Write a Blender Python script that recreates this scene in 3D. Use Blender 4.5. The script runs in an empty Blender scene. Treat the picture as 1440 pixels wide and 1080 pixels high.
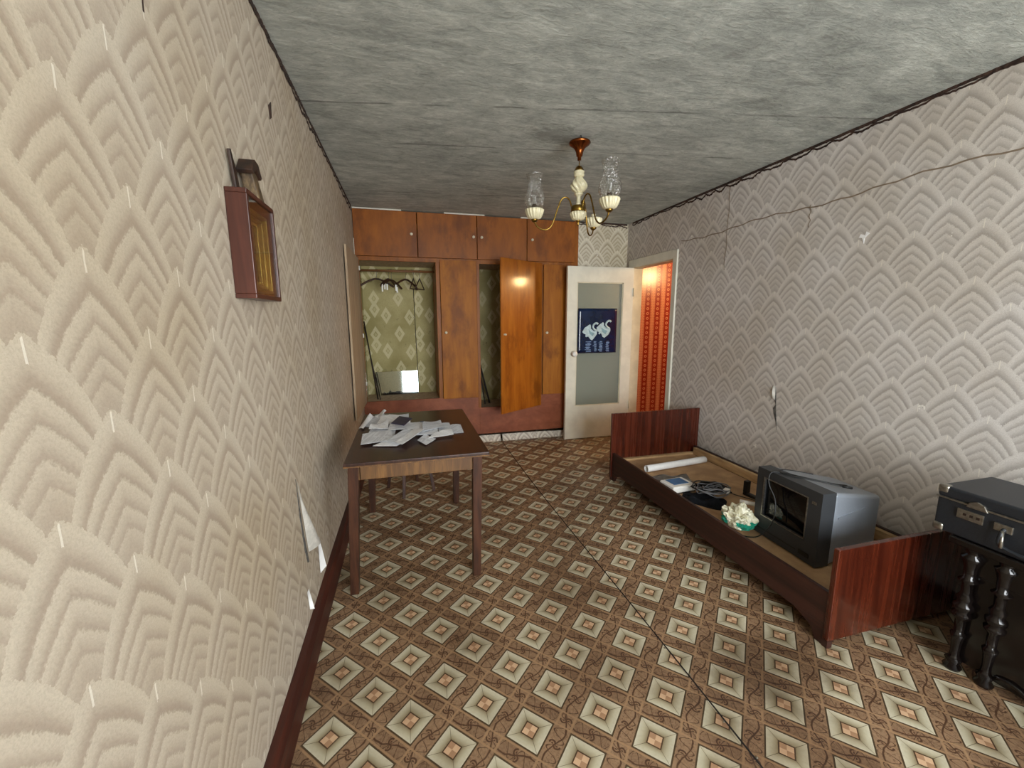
import bpy, bmesh, math, random
from mathutils import Vector, Matrix, noise as mnoise
random.seed(7)
sc = bpy.context.scene
COL = sc.collection
PI = math.pi

# ------------------------------------------------------------------ camera
H = 2.633            # ceiling height
XL, XR = -0.495, 2.716
YB = 4.70            # back wall / wardrobe front
YF = -1.90           # window wall behind the camera
cam_d = bpy.data.cameras.new('camera'); cam = bpy.data.objects.new('camera', cam_d); COL.objects.link(cam)
sc.camera = cam
cam_d.sensor_width = 36.0; cam_d.lens = 566.12/1440*36.0; cam_d.clip_start = 0.02
_p, _y, _r = 0.1608, 0.2542, -0.0032
_F = Vector((math.sin(_y)*math.cos(_p), math.cos(_y)*math.cos(_p), -math.sin(_p)))
_R = Vector((math.cos(_y), -math.sin(_y), 0)); _U = _R.cross(_F)
_R2 = _R*math.cos(_r)+_U*math.sin(_r); _U2 = _U*math.cos(_r)-_R*math.sin(_r)
_m = Matrix((_R2, _U2, -_F)).transposed().to_4x4(); _m.translation = (0, 0, 1.486)
cam.matrix_world = _m

# ------------------------------------------------------------------ world, window light, exposure
W = bpy.data.worlds.new('world'); sc.world = W; W.use_nodes = True
_nt = W.node_tree; _nt.nodes.clear()
_o = _nt.nodes.new('ShaderNodeOutputWorld'); _b = _nt.nodes.new('ShaderNodeBackground')
_b.inputs[0].default_value = (0.93, 0.97, 1.0, 1); _b.inputs[1].default_value = 10.0
_nt.links.new(_b.outputs[0], _o.inputs[0])
WIN = (0.20, 2.55, 0.60, 2.48)      # x0,x1,z0,z1 of the window behind the camera
pl = bpy.data.lights.new('window_portal', 'AREA'); pl.shape = 'RECTANGLE'
pl.size = WIN[1]-WIN[0]; pl.size_y = WIN[3]-WIN[2]; pl.cycles.is_portal = True
plo = bpy.data.objects.new('window_portal', pl); COL.objects.link(plo)
plo.location = ((WIN[0]+WIN[1])/2, YF-0.10, (WIN[2]+WIN[3])/2); plo.rotation_euler = (PI/2, 0, 0)
hl = bpy.data.lights.new('hallway_bulb', 'POINT'); hl.energy = 28; hl.color = (1.0, 0.66, 0.30); hl.shadow_soft_size = 0.10
hlo = bpy.data.objects.new('hallway_bulb', hl); COL.objects.link(hlo); hlo.location = (3.92, 3.97, 2.16)
sc.view_settings.view_transform = 'Standard'; sc.view_settings.look = 'None'
sc.view_settings.gamma = 1.0; sc.view_settings.use_curve_mapping = False
sc.view_settings.exposure = 1.18
sc.cycles.use_denoising = True
sc.cycles.max_bounces = 12; sc.cycles.diffuse_bounces = 6; sc.cycles.glossy_bounces = 5
sc.cycles.transparent_max_bounces = 12
sc.cycles.sample_clamp_indirect = 6.0

# ------------------------------------------------------------------ node helpers
def srgb(h):
    h = h.lstrip('#'); v = [int(h[i:i+2], 16)/255 for i in (0, 2, 4)]
    return tuple(((c/12.92) if c <= 0.04045 else ((c+0.055)/1.055)**2.4) for c in v)+(1,)
class S:                                   # a socket with arithmetic
    def __init__(s, M, k): s.M = M; s.k = k
    def __add__(a, b): return a.M.op('ADD', a, b)
    __radd__ = __add__
    def __mul__(a, b): return a.M.op('MULTIPLY', a, b)
    __rmul__ = __mul__
    def __sub__(a, b): return a.M.op('SUBTRACT', a, b)
    def __rsub__(a, b): return a.M.op('SUBTRACT', b, a)
    def __truediv__(a, b): return a.M.op('DIVIDE', a, b)
    def abs(a): return a.M.op('ABSOLUTE', a)
    def fract(a): return a.M.op('FRACT', a)
    def ceil(a): return a.M.op('CEIL', a)
    def sqrt(a): return a.M.op('SQRT', a)
    def sin(a): return a.M.op('SINE', a)
    def max(a, b): return a.M.op('MAXIMUM', a, b)
    def min(a, b): return a.M.op('MINIMUM', a, b)
    def lt(a, b): return a.M.op('LESS_THAN', a, b)
    def gt(a, b): return a.M.op('GREATER_THAN', a, b)
    def mod2(a): return a.M.op('FLOORED_MODULO', a, 2.0)
    def step(a, lo, hi):
        n = a.M.n('ShaderNodeMapRange'); n.interpolation_type = 'SMOOTHSTEP'; a.M.l(a, n.inputs[0])
        n.inputs[1].default_value = lo; n.inputs[2].default_value = hi; return S(a.M, n.outputs[0])
class Mat:
    def __init__(s, name, rough=0.6, spec=0.5):
        s.m = bpy.data.materials.new(name); s.m.use_nodes = True; s.t = s.m.node_tree; s.t.nodes.clear()
        s.out = s.n('ShaderNodeOutputMaterial'); s.b = s.n('ShaderNodeBsdfPrincipled')
        s.t.links.new(s.b.outputs[0], s.out.inputs[0]); s.set('Roughness', rough); s.set('Specular IOR Level', spec)
        s._p = None
    def n(s, t): return s.t.nodes.new(t)
    def l(s, a, inp):
        if isinstance(a, S): s.t.links.new(a.k, inp)
        elif isinstance(a, (tuple, list)) and len(a) == 4 and inp.type == 'RGBA': inp.default_value = a
        else: inp.default_value = a
    def set(s, k, v): s.l(v, s.b.inputs[k])
    def op(s, o, a, b=None):
        n = s.n('ShaderNodeMath'); n.operation = o; s.l(a, n.inputs[0])
        if b is not None: s.l(b, n.inputs[1])
        return S(s, n.outputs[0])
    def pos(s):
        if s._p is None:
            g = s.n('ShaderNodeNewGeometry'); s.P = S(s, g.outputs['Position'])
            x = s.n('ShaderNodeSeparateXYZ'); s.t.links.new(g.outputs['Position'], x.inputs[0]); s._p = [S(s, x.outputs[i]) for i in range(3)]
        return s._p
    def vec(s, x, y, z):
        c = s.n('ShaderNodeCombineXYZ')
        for i, v in enumerate((x, y, z)): s.l(v, c.inputs[i])
        return S(s, c.outputs[0])
    def noise(s, v, scale, detail=3, rough=0.5, dist=0.0, col=False):
        n = s.n('ShaderNodeTexNoise'); s.l(v, n.inputs['Vector']); n.inputs['Scale'].default_value = scale
        n.inputs['Detail'].default_value = detail; n.inputs['Roughness'].default_value = rough; n.inputs['Distortion'].default_value = dist
        return S(s, n.outputs[1 if col else 0])
    def voronoi(s, v, scale, feat='F1'):
        n = s.n('ShaderNodeTexVoronoi'); n.feature = feat; s.l(v, n.inputs['Vector']); n.inputs['Scale'].default_value = scale
        return S(s, n.outputs['Distance'])
    def mix(s, f, a, b, mode='MIX'):
        n = s.n('ShaderNodeMix'); n.data_type = 'RGBA'; n.blend_type = mode
        s.l(f, n.inputs[0]); s.l(a, n.inputs[6]); s.l(b, n.inputs[7]); return S(s, n.outputs[2])
    def ramp(s, f, stops, interp='LINEAR'):
        n = s.n('ShaderNodeValToRGB'); n.color_ramp.interpolation = interp; e = n.color_ramp.elements
        while len(e) < len(stops): e.new(0.5)
        for i, (p, c) in enumerate(stops): e[i].position = p; e[i].color = c
        s.l(f, n.inputs[0]); return S(s, n.outputs[0])
    def bump(s, h, strength=0.3, dist=0.01):
        n = s.n('ShaderNodeBump'); n.inputs['Strength'].default_value = strength; n.inputs['Distance'].default_value = dist
        s.l(h, n.inputs['Height']); s.l(S(s, n.outputs[0]), s.b.inputs['Normal'])
    def color(s, c): s.set('Base Color', c)

# ------------------------------------------------------------------ materials
def wallpaper(name, u_axis, u0, z0, light, dark, stain, pu=0.28, pz=0.1335):
    M = Mat(name, 0.75, 0.25); p = M.pos(); u, z = p[u_axis], p[2]
    fz = M.noise(M.P, 150, 2, 0.6)                # velvety fuzz
    w1 = M.noise(M.P, 9, 2)
    un = u+(w1-0.5)*0.012; zn = z+(fz-0.5)*0.020
    Lr, a = 0.275, 0.14; c = (Lr*Lr-a*a)/(2*a); R0 = a+c
    k = ((zn-z0)/pz).ceil()
    def row(j):                                  # depth below the scale's outline
        par = j.mod2()
        uu = (((un-u0)/pu+par*0.5+0.5).fract()-0.5)*pu
        q = uu.abs()+c
        return (z0+j*pz)-zn-Lr+((R0*R0-q*q).max(0.0)).sqrt(), uu
    Ra, ua = row(k); Rb, ub = row(k+1.0); Rc, uc = row(k+2.0)
    ina = Ra.gt(0.0); inb = Rb.gt(0.0)
    he = (ina*Ra+(1.0-ina)*(inb*Rb+(1.0-inb)*Rc))/(2*pz); uu = ina*ua+(1.0-ina)*(inb*ub+(1.0-inb)*uc)
    K = lambda v: (v, v, v, 1)
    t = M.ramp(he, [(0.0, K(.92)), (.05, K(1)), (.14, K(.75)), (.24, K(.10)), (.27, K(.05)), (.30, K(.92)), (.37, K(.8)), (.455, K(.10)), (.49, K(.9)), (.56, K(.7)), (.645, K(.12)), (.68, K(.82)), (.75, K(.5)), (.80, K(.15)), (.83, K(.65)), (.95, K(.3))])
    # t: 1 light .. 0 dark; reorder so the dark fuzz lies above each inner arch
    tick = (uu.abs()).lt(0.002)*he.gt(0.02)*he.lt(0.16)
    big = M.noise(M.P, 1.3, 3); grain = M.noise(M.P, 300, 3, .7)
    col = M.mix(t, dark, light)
    col = M.mix(grain.step(.35, .72)*0.30, col, srgb('#8d8474'))
    col = M.mix(tick*0.55, col, srgb('#f4efe2'))
    col = M.mix(big.step(.42, .72)*0.35, col, stain, 'MULTIPLY')
    fleck = M.voronoi(M.P, 2.6).lt(0.05)*M.noise(M.P, 60, 3).gt(0.52)
    col = M.mix(fleck*0.8, col, srgb('#efeae0'))
    M.color(col); M.bump(t*0.6+fz*0.6+w1*1.5, 0.14, 0.006)
    return M
def lino(name):
    M = Mat(name, 0.42, 0.45); x, y, z = M.pos()
    ang = -0.0143+PI/4; ca, sa = math.cos(ang), math.sin(ang); T = 0.20
    xx = x+0.3312; yy = y-1.3474+z
    wob = M.noise(M.P, 5, 1)
    A = ((xx*ca+yy*sa)/T+0.5); B = ((yy*ca-xx*sa)/T+0.5)
    a = (A.fract()-0.5)*T; b = (B.fract()-0.5)*T
    aa, bb = a.abs(), b.abs(); m = aa.max(bb)
    n1 = M.noise(M.P, 24, 2.5, .5, .9); con = ((n1*7.0).fract()-0.5).abs()
    dn = (n1-0.5)*0.012
    def vine(P, Q):                            # P runs along the band, Q across it
        q = ((Q+0.5).fract()-0.5)*T+dn; main = (q-(P*(2*PI)).sin()*0.017).abs()
        f = (P+0.25).fract(); sg = ((P*(2*PI)+PI/2).sin()); l1 = (((P*2.0+0.5).fract()-0.5)*T/2)
        sign = (P*(2*PI)).sin(); sn = sign/(sign.abs()+0.001)
        rr = (l1*l1+(q+sn*0.010)*(q+sn*0.010)).sqrt()
        ring = ((rr-0.0115).abs()).min((rr-0.002).abs())
        tw = (q-(P*(6*PI)).sin()*0.026).abs()*1.3
        return main.min(ring).min(tw)
    va = vine(A, B); vb = vine(B, A); inA = bb.gt(0.066)
    vd = inA*va+(1.0-inA)*vb
    scroll = vd.step(.0012, .0046)*(0.55+0.45*con.step(.04, .12))
    fine = M.noise(M.P, 90, 3)
    band = M.mix(scroll, srgb('#4c3322'), srgb('#94775b'))
    band = M.mix(fine.step(.35, .7)*0.35, band, srgb('#6a4a34'))
    band = M.mix((1.0-inA)*0.22, band, srgb('#4a3020'))
    edge = ((aa-0.0725).abs()).lt(0.0035)
    edgeb = ((bb-0.0725).abs()).lt(0.0035)*aa.gt(0.069)
    band = M.mix(edge.max(edgeb)*0.75, band, srgb('#a1805e'))
    frame = M.ramp((m-0.026)/0.037, [(0, srgb('#827458')), (.22, srgb('#a1967a')), (.55, srgb('#b9b197')), (1, srgb('#c6bfa8'))])
    frame = M.mix(fine.step(.4, .75)*0.25, frame, srgb('#a89c80'))
    frame = M.mix(((aa-bb).abs()).lt(0.0011)*0.7, frame, srgb('#544430'))
    chk = (a*b).gt(0.0)
    inner = M.mix(chk, srgb('#c9a684'), srgb('#a88364'))
    col = M.mix(m.lt(0.063), band, frame)
    col = M.mix(((m-0.0645).abs()).lt(0.0028), col, srgb('#4c3c28'))
    col = M.mix(m.lt(0.026), col, srgb('#4f3a26'))
    col = M.mix(m.lt(0.0215), col, inner)
    dirt = M.noise(M.P, 1.7, 4, .6); st = M.noise(M.P, 4.5, 4, .65)
    col = M.mix(dirt.step(.40, .68)*0.55, col, srgb('#8f7a60'), 'MULTIPLY')
    d2 = (((x-1.42)*(x-1.42)/0.5+(y-1.22)*(y-1.22)/0.18).sqrt()+(st-0.5)*1.1).step(0.75, 0.2)  # soft shadow on the floor, painted into the lino colour with a ragged outline
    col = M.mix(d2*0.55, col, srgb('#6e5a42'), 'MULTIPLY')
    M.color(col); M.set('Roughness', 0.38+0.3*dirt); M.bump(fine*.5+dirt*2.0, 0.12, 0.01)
    return M
def plaster(name):
    M = Mat(name, 0.9, 0.15); x, y, z = M.pos()
    sv = M.vec(x*1.0, y*2.6, z)
    n1 = M.noise(sv, 4.5, 8, .7, .5); n2 = M.noise(M.vec(x*3.5, y*9.0, z), 6, 7, .75, .7); n3 = M.noise(M.P, .9, 3)
    f = n1*0.5+n2*0.35+n3*0.25
    col = M.ramp(f, [(.38, srgb('#7d807a')), (.49, srgb('#9da099')), (.57, srgb('#b3b6ae')), (.66, srgb('#cdd0c7'))])
    chips = n2.step(.60, .70)*M.noise(M.P, 14, 4, .7).step(.5, .6)
    col = M.mix(chips*0.45, col, srgb('#dcdcd4'))
    wv = M.noise(M.P, 3, 3)
    for c0, sl in ((2.47, -.19), (2.98, -.14), (4.05, -.12)):
        d = (y+x*(-sl)-c0+(wv-0.5)*0.05).abs()
        col = M.mix(d.step(.012, .002)*0.6*wv.step(.4, .55), col, srgb('#4b4a45'))
    soot = ((x-1.0)*(x-1.0)+(y-2.62)*(y-2.62)*3.0).sqrt()+(n2-0.5)*0.5
    col = M.mix(soot.step(.34, .08)*0.4, col, srgb('#55524a'))
    ring = (((x-1.135)*(x-1.135)+(y-2.5)*(y-2.5)).sqrt()+(n2-0.5)*0.03).lt(.085)
    col = M.mix(ring*0.35, col, srgb('#cfd0c8'))
    M.color(col); M.bump(n2*1.0+n1*1.4, 0.55, 0.015)
    return M
def wood(name, c1, c2, rough=0.35, grain=(28, 28, 1.6), mott=0.0, cm=None, spec=0.5, coat=0.0, contrast=(.35, .68)):
    M = Mat(name, rough, spec); x, y, z = M.pos()
    g = M.noise(M.vec(x*grain[0], y*grain[1], z*grain[2]), 1.0, 5, .6, .35)
    g2 = M.noise(M.vec(x*grain[0]*7, y*grain[1]*7, z*grain[2]*5), 1.0, 2, .6)
    col = M.mix(g.step(*contrast), c1, c2)
    col = M.mix(g2.step(.4, .7)*0.22, col, c1)
    if cm is not None:
        mo = M.noise(M.vec(x*3.2, y*3.2, z*1.7), 1.5, 5, .65)
        col = M.mix(mo.step(.47, .68)*mott, col, cm)
    M.color(col); M.set('Roughness', rough+0.10*g)
    if coat: M.set('Coat Weight', coat); M.set('Coat Roughness', 0.12)
    M.bump(g2*.4+g*.6, 0.08, 0.004)
    return M
def plain(name, c, rough=0.5, metal=0.0, var=0.12, scale=30, spec=0.5, bump=0.05):
    M = Mat(name, rough, spec); M.pos(); n = M.noise(M.P, scale, 4, .6)
    dk = tuple(v*(1-var*2) for v in c[:3])+(1,)
    M.color(M.mix(n.step(.35, .7), dk, c)); M.set('Metallic', metal)
    if bump: M.bump(n, bump, 0.003)
    return M
def glassy(name, tint=(1, 1, 1, 1), rough=0.05, refl=0.12, diffuse=0.0, dcol=None, bumpy=0.0):
    M = Mat(name); nt = M.t; M.pos()
    tr = M.n('ShaderNodeBsdfTransparent'); tr.inputs[0].default_value = tint
    gl = M.n('ShaderNodeBsdfGlossy'); gl.inputs['Roughness'].default_value = rough
    lw = M.n('ShaderNodeLayerWeight'); lw.inputs[0].default_value = 0.35
    f = S(M, lw.outputs['Facing'])*0.6+refl
    if bumpy:
        b = M.n('ShaderNodeBump'); b.inputs['Strength'].default_value = bumpy; b.inputs['Distance'].default_value = .01
        M.l(M.voronoi(M.P, 90), b.inputs['Height']); nt.links.new(b.outputs[0], gl.inputs['Normal'])
    mx = M.n('ShaderNodeMixShader'); M.l(f.min(1.0), mx.inputs[0]); nt.links.new(tr.outputs[0], mx.inputs[1]); nt.links.new(gl.outputs[0], mx.inputs[2])
    last = mx
    if diffuse:
        df = M.n('ShaderNodeBsdfDiffuse'); df.inputs[0].default_value = dcol
        m2 = M.n('ShaderNodeMixShader'); m2.inputs[0].default_value = diffuse
        nt.links.new(mx.outputs[0], m2.inputs[1]); nt.links.new(df.outputs[0], m2.inputs[2]); last = m2
    nt.links.new(last.outputs[0], M.out.inputs[0]); return M

MT = {}
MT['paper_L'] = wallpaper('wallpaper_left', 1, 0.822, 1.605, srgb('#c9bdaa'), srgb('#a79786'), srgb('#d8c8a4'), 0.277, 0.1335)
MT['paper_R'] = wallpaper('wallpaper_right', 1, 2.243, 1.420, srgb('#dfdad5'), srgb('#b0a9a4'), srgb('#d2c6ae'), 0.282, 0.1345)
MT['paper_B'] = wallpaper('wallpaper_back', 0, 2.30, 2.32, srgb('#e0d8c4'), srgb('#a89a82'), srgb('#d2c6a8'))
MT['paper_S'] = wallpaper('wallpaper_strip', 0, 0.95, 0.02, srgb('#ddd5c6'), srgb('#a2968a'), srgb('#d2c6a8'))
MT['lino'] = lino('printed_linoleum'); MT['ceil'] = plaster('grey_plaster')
MT['lacquer'] = wood('lacquered_veneer', srgb('#763f0a'), srgb('#a05e16'), 0.42, (22, 22, 1.5), 0.6, srgb('#5a2c0c'), 0.28, 0, (.25, .8))
MT['lacquer_up'] = wood('lacquered_veneer_upper', srgb('#7c420a'), srgb('#a05c16'), 0.42, (9, 9, 2.5), 0.6, srgb('#5c2d0b'), 0.28, 0, (.25, .8))
MT['lacquer_b'] = wood('lacquered_veneer_door', srgb('#8a480f'), srgb('#b46c20'), 0.3, (14, 14, 1.5), 0.65, srgb('#6e380e'), 0.3, 0.35, (.2, .85))
MT['lacquer_c'] = wood('dull_veneer_door', srgb('#8a4c0e'), srgb('#b06e1e'), 0.45, (14, 14, 1.5), 0.65, srgb('#66340e'), 0.2, 0, (.2, .85))
MT['red_panel'] = wood('reddish_base_panel', srgb('#74391f'), srgb('#98583a'), 0.42, (4, 4, 6), 0.5, srgb('#6b3820'), 0.3, 0, (.25, .8))
MT['rawwood'] = wood('raw_plywood', srgb('#a08a70'), srgb('#c0a98a'), 0.7, (30, 30, 1.5))
MT['mahog'] = wood('mahogany_polish', srgb('#300f07'), srgb('#5c2411'), 0.22, (34, 34, 1.3), 0, None, 0.5, 0.25, (.25, .8))
MT['rail'] = wood('dark_rail_wood', srgb('#27120d'), srgb('#43231b'), 0.4, (2, 1.2, 30))
MT['ply'] = wood('fibreboard', srgb('#a07d5a'), srgb('#bd9970'), 0.7, (6, 6, 6))
MT['plyedge'] = wood('pale_batten', srgb('#a5845c'), srgb('#c9a87c'), 0.65, (3, 3, 25))
MT['tabletop'] = wood('dark_table_veneer', srgb('#2c1812'), srgb('#44281d'), 0.28, (40, 2.2, 10), 0, None, 0.5, 0.2)
MT['apron'] = wood('oak_apron', srgb('#553718'), srgb('#7d572a'), 0.5, (26, 26, 3.0))
MT['leg'] = wood('brown_leg', srgb('#2f180d'), srgb('#4c2b19'), 0.4, (30, 30, 1.6))
MT['black'] = plain('black_lacquer', srgb('#120d0c'), 0.16, 0, .2, 20, .5, .02)
MT['base'] = wood('brown_skirting', srgb('#32120a'), srgb('#4d2013'), 0.45, (20, 1.5, 30))
MT['white'] = plain('old_white_paint', srgb('#dedac9'), 0.4, 0, .06, 6, .5, .03)
MT['cream'] = plain('cream_paint', srgb('#d2c9ae'), 0.45, 0, .08, 8)
MT['hinge'] = plain('pale_metal', srgb('#d6d2c6'), 0.35, 0.3)
MT['knob'] = plain('ivory_knob', srgb('#e4d9bf'), 0.25, 0, .05)
MT['doorglass'] = glassy('frosted_glass', (.78, .82, .76, 1), .3, .08, .42, srgb('#8e9482'), .5)
MT['glass'] = glassy('clear_glass', (.96, .97, .97, 1), .04, .05)
MT['cut'] = glassy('cut_glass', (.97, .97, .96, 1), .05, .04, .0, None, 1.0)
MT['mirror'] = plain('mirror', srgb('#c3cdcb'), 0.03, 1.0, .02, 5, .5, 0)
MT['copper'] = plain('copper_metal', srgb('#8a4a24'), 0.24, 1.0, .15, 12)
MT['brass'] = plain('aged_brass', srgb('#9b7a3a'), 0.3, 1.0, .2, 40)
MT['ivory'] = plain('ivory_plastic', srgb('#e2d8b4'), 0.32, 0, .1, 25)
MT['ivorygroove'] = plain('ivory_groove', srgb('#8f8050'), 0.4)
MT['gold'] = plain('gold_frame', srgb('#b59a4a'), 0.32, .75, .12, 60)
MT['frame'] = wood('shadow_box_wood', srgb('#3c1d14'), srgb('#552c20'), 0.3, (20, 20, 1.5))
MT['carve'] = wood('carved_wood', srgb('#40301f'), srgb('#7d6748'), 0.6, (60, 60, 12))
MT['carvedark'] = wood('carved_wood_dark', srgb('#1d110b'), srgb('#3a2417'), 0.5, (40, 40, 8))
MT['picture'] = plain('dark_picture', srgb('#4c4636'), 0.7, 0, .3, 18)
MT['pic_red'] = plain('faded_red_print', srgb('#6e3a26'), 0.7); MT['pic_pale'] = plain('faded_pale_print', srgb('#9c937a'), 0.7)
MT['tvdark'] = plain('tv_bezel', srgb('#3b3d40'), 0.42, 0.2, .05, 200); MT['tvsilver'] = plain('tv_shell', srgb('#9aa1ab'), 0.36, 0.35, .05, 300)
MT['screen'] = plain('tv_screen', srgb('#0c0d0e'), 0.06, 0, .05, 5, .6, 0)
MT['cable'] = plain('black_cable', srgb('#151515'), 0.45); MT['gcable'] = plain('grey_cable', srgb('#6b6b6e'), 0.45)
MT['cloth'] = plain('black_cloth', srgb('#14161c'), 0.85, 0, .3, 60, .2, .4)
MT['whitepl'] = plain('white_plastic', srgb('#ece9e2'), 0.35, 0, .03); MT['blue'] = plain('blue_label', srgb('#4a76a4'), 0.4)
MT['greypl'] = plain('grey_plastic_film', srgb('#77736d'), 0.35); MT['rollp'] = plain('white_paper', srgb('#f1f0ee'), 0.7, 0, .03)
MT['suit'] = plain('dark_leatherette', srgb('#23272d'), 0.42, 0, .15, 220, .5, .25); MT['metal'] = plain('worn_nickel', srgb('#a9a49a'), 0.3, .9, .2, 60)
MT['plaster_bare'] = plain('bare_plaster', srgb('#6d6a66'), 0.9, 0, .3, 40); MT['paper_back'] = plain('wallpaper_backing', srgb('#cfcac0'), 0.85)
MT['border'] = plain('torn_brown_border', srgb('#4a3327'), 0.85, 0, .35, 30)
MT['seamtan'] = plain('paper_seam', srgb('#8c7a66'), .85)
MT['seam'] = plain('black_seam', srgb('#16100c'), 0.8); MT['nail'] = plain('nail_head', srgb('#8b8272'), 0.4, .8)
MT['navy'] = plain('navy_cover', srgb('#0b2145'), 0.14, 0, .25, 5, .6, .02)
MT['swan'] = plain('swan_print', srgb('#bfd6da'), 0.3, 0, .12, 30); MT['swan_sh'] = plain('swan_print_shade', srgb('#86a9b4'), 0.3)
MT['ripple'] = plain('water_print', srgb('#7f9bc4'), 0.3, 0, .2, 40)
MT['booklet'] = plain('navy_booklet', srgb('#27274a'), 0.4); MT['stamp'] = plain('dark_stamp', srgb('#4d5560'), .6)
MT['frontwall'] = plain('plain_wall', srgb('#c9bda5'), 0.85)
MT['extwhite'] = plain('window_paint', srgb('#e6e4dc'), 0.4)
MT['hangerwood'] = wood('hanger_wood', srgb('#2c1a10'), srgb('#54351f'), 0.5, (30, 30, 30)); MT['wire'] = plain('steel_wire', srgb('#6e6a62'), .35, .9)
MT['rod'] = wood('rod_wood', srgb('#5d3c22'), srgb('#86592f'), 0.5, (2, 30, 30))
MT['darkstick'] = wood('dark_stick', srgb('#17110d'), srgb('#342519'), 0.6, (30, 30, 2))
def closet_paper():
    M = Mat('olive_diamond_paper', 0.8, 0.2); x, y, z = M.pos()
    big = M.noise(M.P, 3, 4); f = M.noise(M.P, 70, 3)
    base = M.mix(big.step(.3, .7), srgb('#948a5a'), srgb('#b6ab7c')); base = M.mix(f.step(.4, .7)*.4, base, srgb('#9a9064'))
    tot = None
    for (cx, cz) in ((-.362, 1.602), (-.231, 1.529), (-.082, 1.306), (.045, 1.505), (.157, 1.300)):
        du = (((x-cx)/0.52+0.5).fract()-0.5)*0.52; dv = (((z-cz)/0.43+0.5).fract()-0.5)*0.43
        d = du.abs()/0.064+dv.abs()/0.105
        s = d.step(1.03, .93)*d.step(.36, .44)*0.85+d.step(.3, .2)*.5
        tot = s if tot is None else tot.max(s)
    col = M.mix(tot*(0.35+0.5*f), base, srgb('#ded6b0')); spots = M.noise(M.P, 9, 5, .7).step(.62, .72)
    col = M.mix(spots*.55, col, srgb('#3d3720')); M.color(col); return M
MT['closet'] = closet_paper()
def hall_paper():
    M = Mat('red_hall_paper', 0.27, 0.6); x, y, z = M.pos()
    T = 0.155; q = ((x-3.02)/T).fract(); g = M.noise(M.P, 120, 3); r_ = M.noise(M.vec(x*40, 0.0, z*40), 1, 2)
    col = M.ramp(q, [(0, srgb('#c8866a')), (.16, srgb('#c8866a')), (.22, srgb('#a04a36')), (.30, srgb('#8a2a20')), (.70, srgb('#8a2a20')), (.78, srgb('#a04a36')), (.84, srgb('#c8866a')), (1, srgb('#c8866a'))])
    dx = (q-0.5)*T; dz = ((z/0.066).fract()-0.5)*0.066; rr = (dx*dx+dz*dz).sqrt()
    col = M.mix(((rr-0.015).abs()).lt(0.0045)*.8, col, srgb('#e0a07c'))
    bead = (((z/0.036).fract()-0.5).abs()).lt(.22)*((((q-0.5).abs()-0.27).abs()).lt(.022)+(((q-0.5).abs()-0.40).abs()).lt(.018))
    col = M.mix(bead.min(1.0)*.75, col, srgb('#651510')); col = M.mix(g.step(.4, .7)*.3, col, srgb('#7c2416'))
    M.color(col); return M
MT['hall'] = hall_paper()
def bag_mat():
    M = Mat('crumpled_bag', 0.45, 0.5); x, y, z = M.pos(); n = M.noise(M.P, 40, 3)
    w = M.mix(n.step(.35, .7), srgb('#d8d3b4'), srgb('#f2efdc'))
    yy = y+(n-.5)*.03; zz = z+(n-.5)*.03
    g1 = yy.gt(1.80)*yy.lt(1.865)*zz.lt(.258)*zz.gt(.2); g2 = yy.gt(1.925)*yy.lt(2.02)*zz.lt(.262)*zz.gt(.2)
    M.color(M.mix(g1.max(g2), w, srgb('#1f9a80'))); M.bump(n, .5, .01); return M
MT['bag'] = bag_mat()
def sheet_mat(name, tone, ink, ang, freq=150):
    M = Mat(name, 0.7, 0.3); x, y, z = M.pos(); s = x*math.sin(ang)+y*math.cos(ang); t = x*math.cos(ang)-y*math.sin(ang)
    ln = ((s*freq).fract()).lt(.42)*M.noise(M.vec(s*4, t*60, 0.0), 1.0, 2).gt(.47)*M.noise(M.P, 13, 2).gt(.44)
    M.color(M.mix(ln*.55, tone, ink)); return M
SH = [sheet_mat('printed_sheet_%d' % i, srgb(t), srgb(k), a) for i, (t, k, a) in enumerate([('#e2e4e8', '#7d8088', .3), ('#f2f3f5', '#9a9ca6', 1.1), ('#d2d6dc', '#868a92', 2.0), ('#f6f7f8', '#c6c8cf', -.5), ('#dcdfe5', '#848892', .8)])]
for i, s in enumerate(SH): MT['sheet%d' % i] = s
MATS = {k: v.m for k, v in MT.items()}

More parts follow.
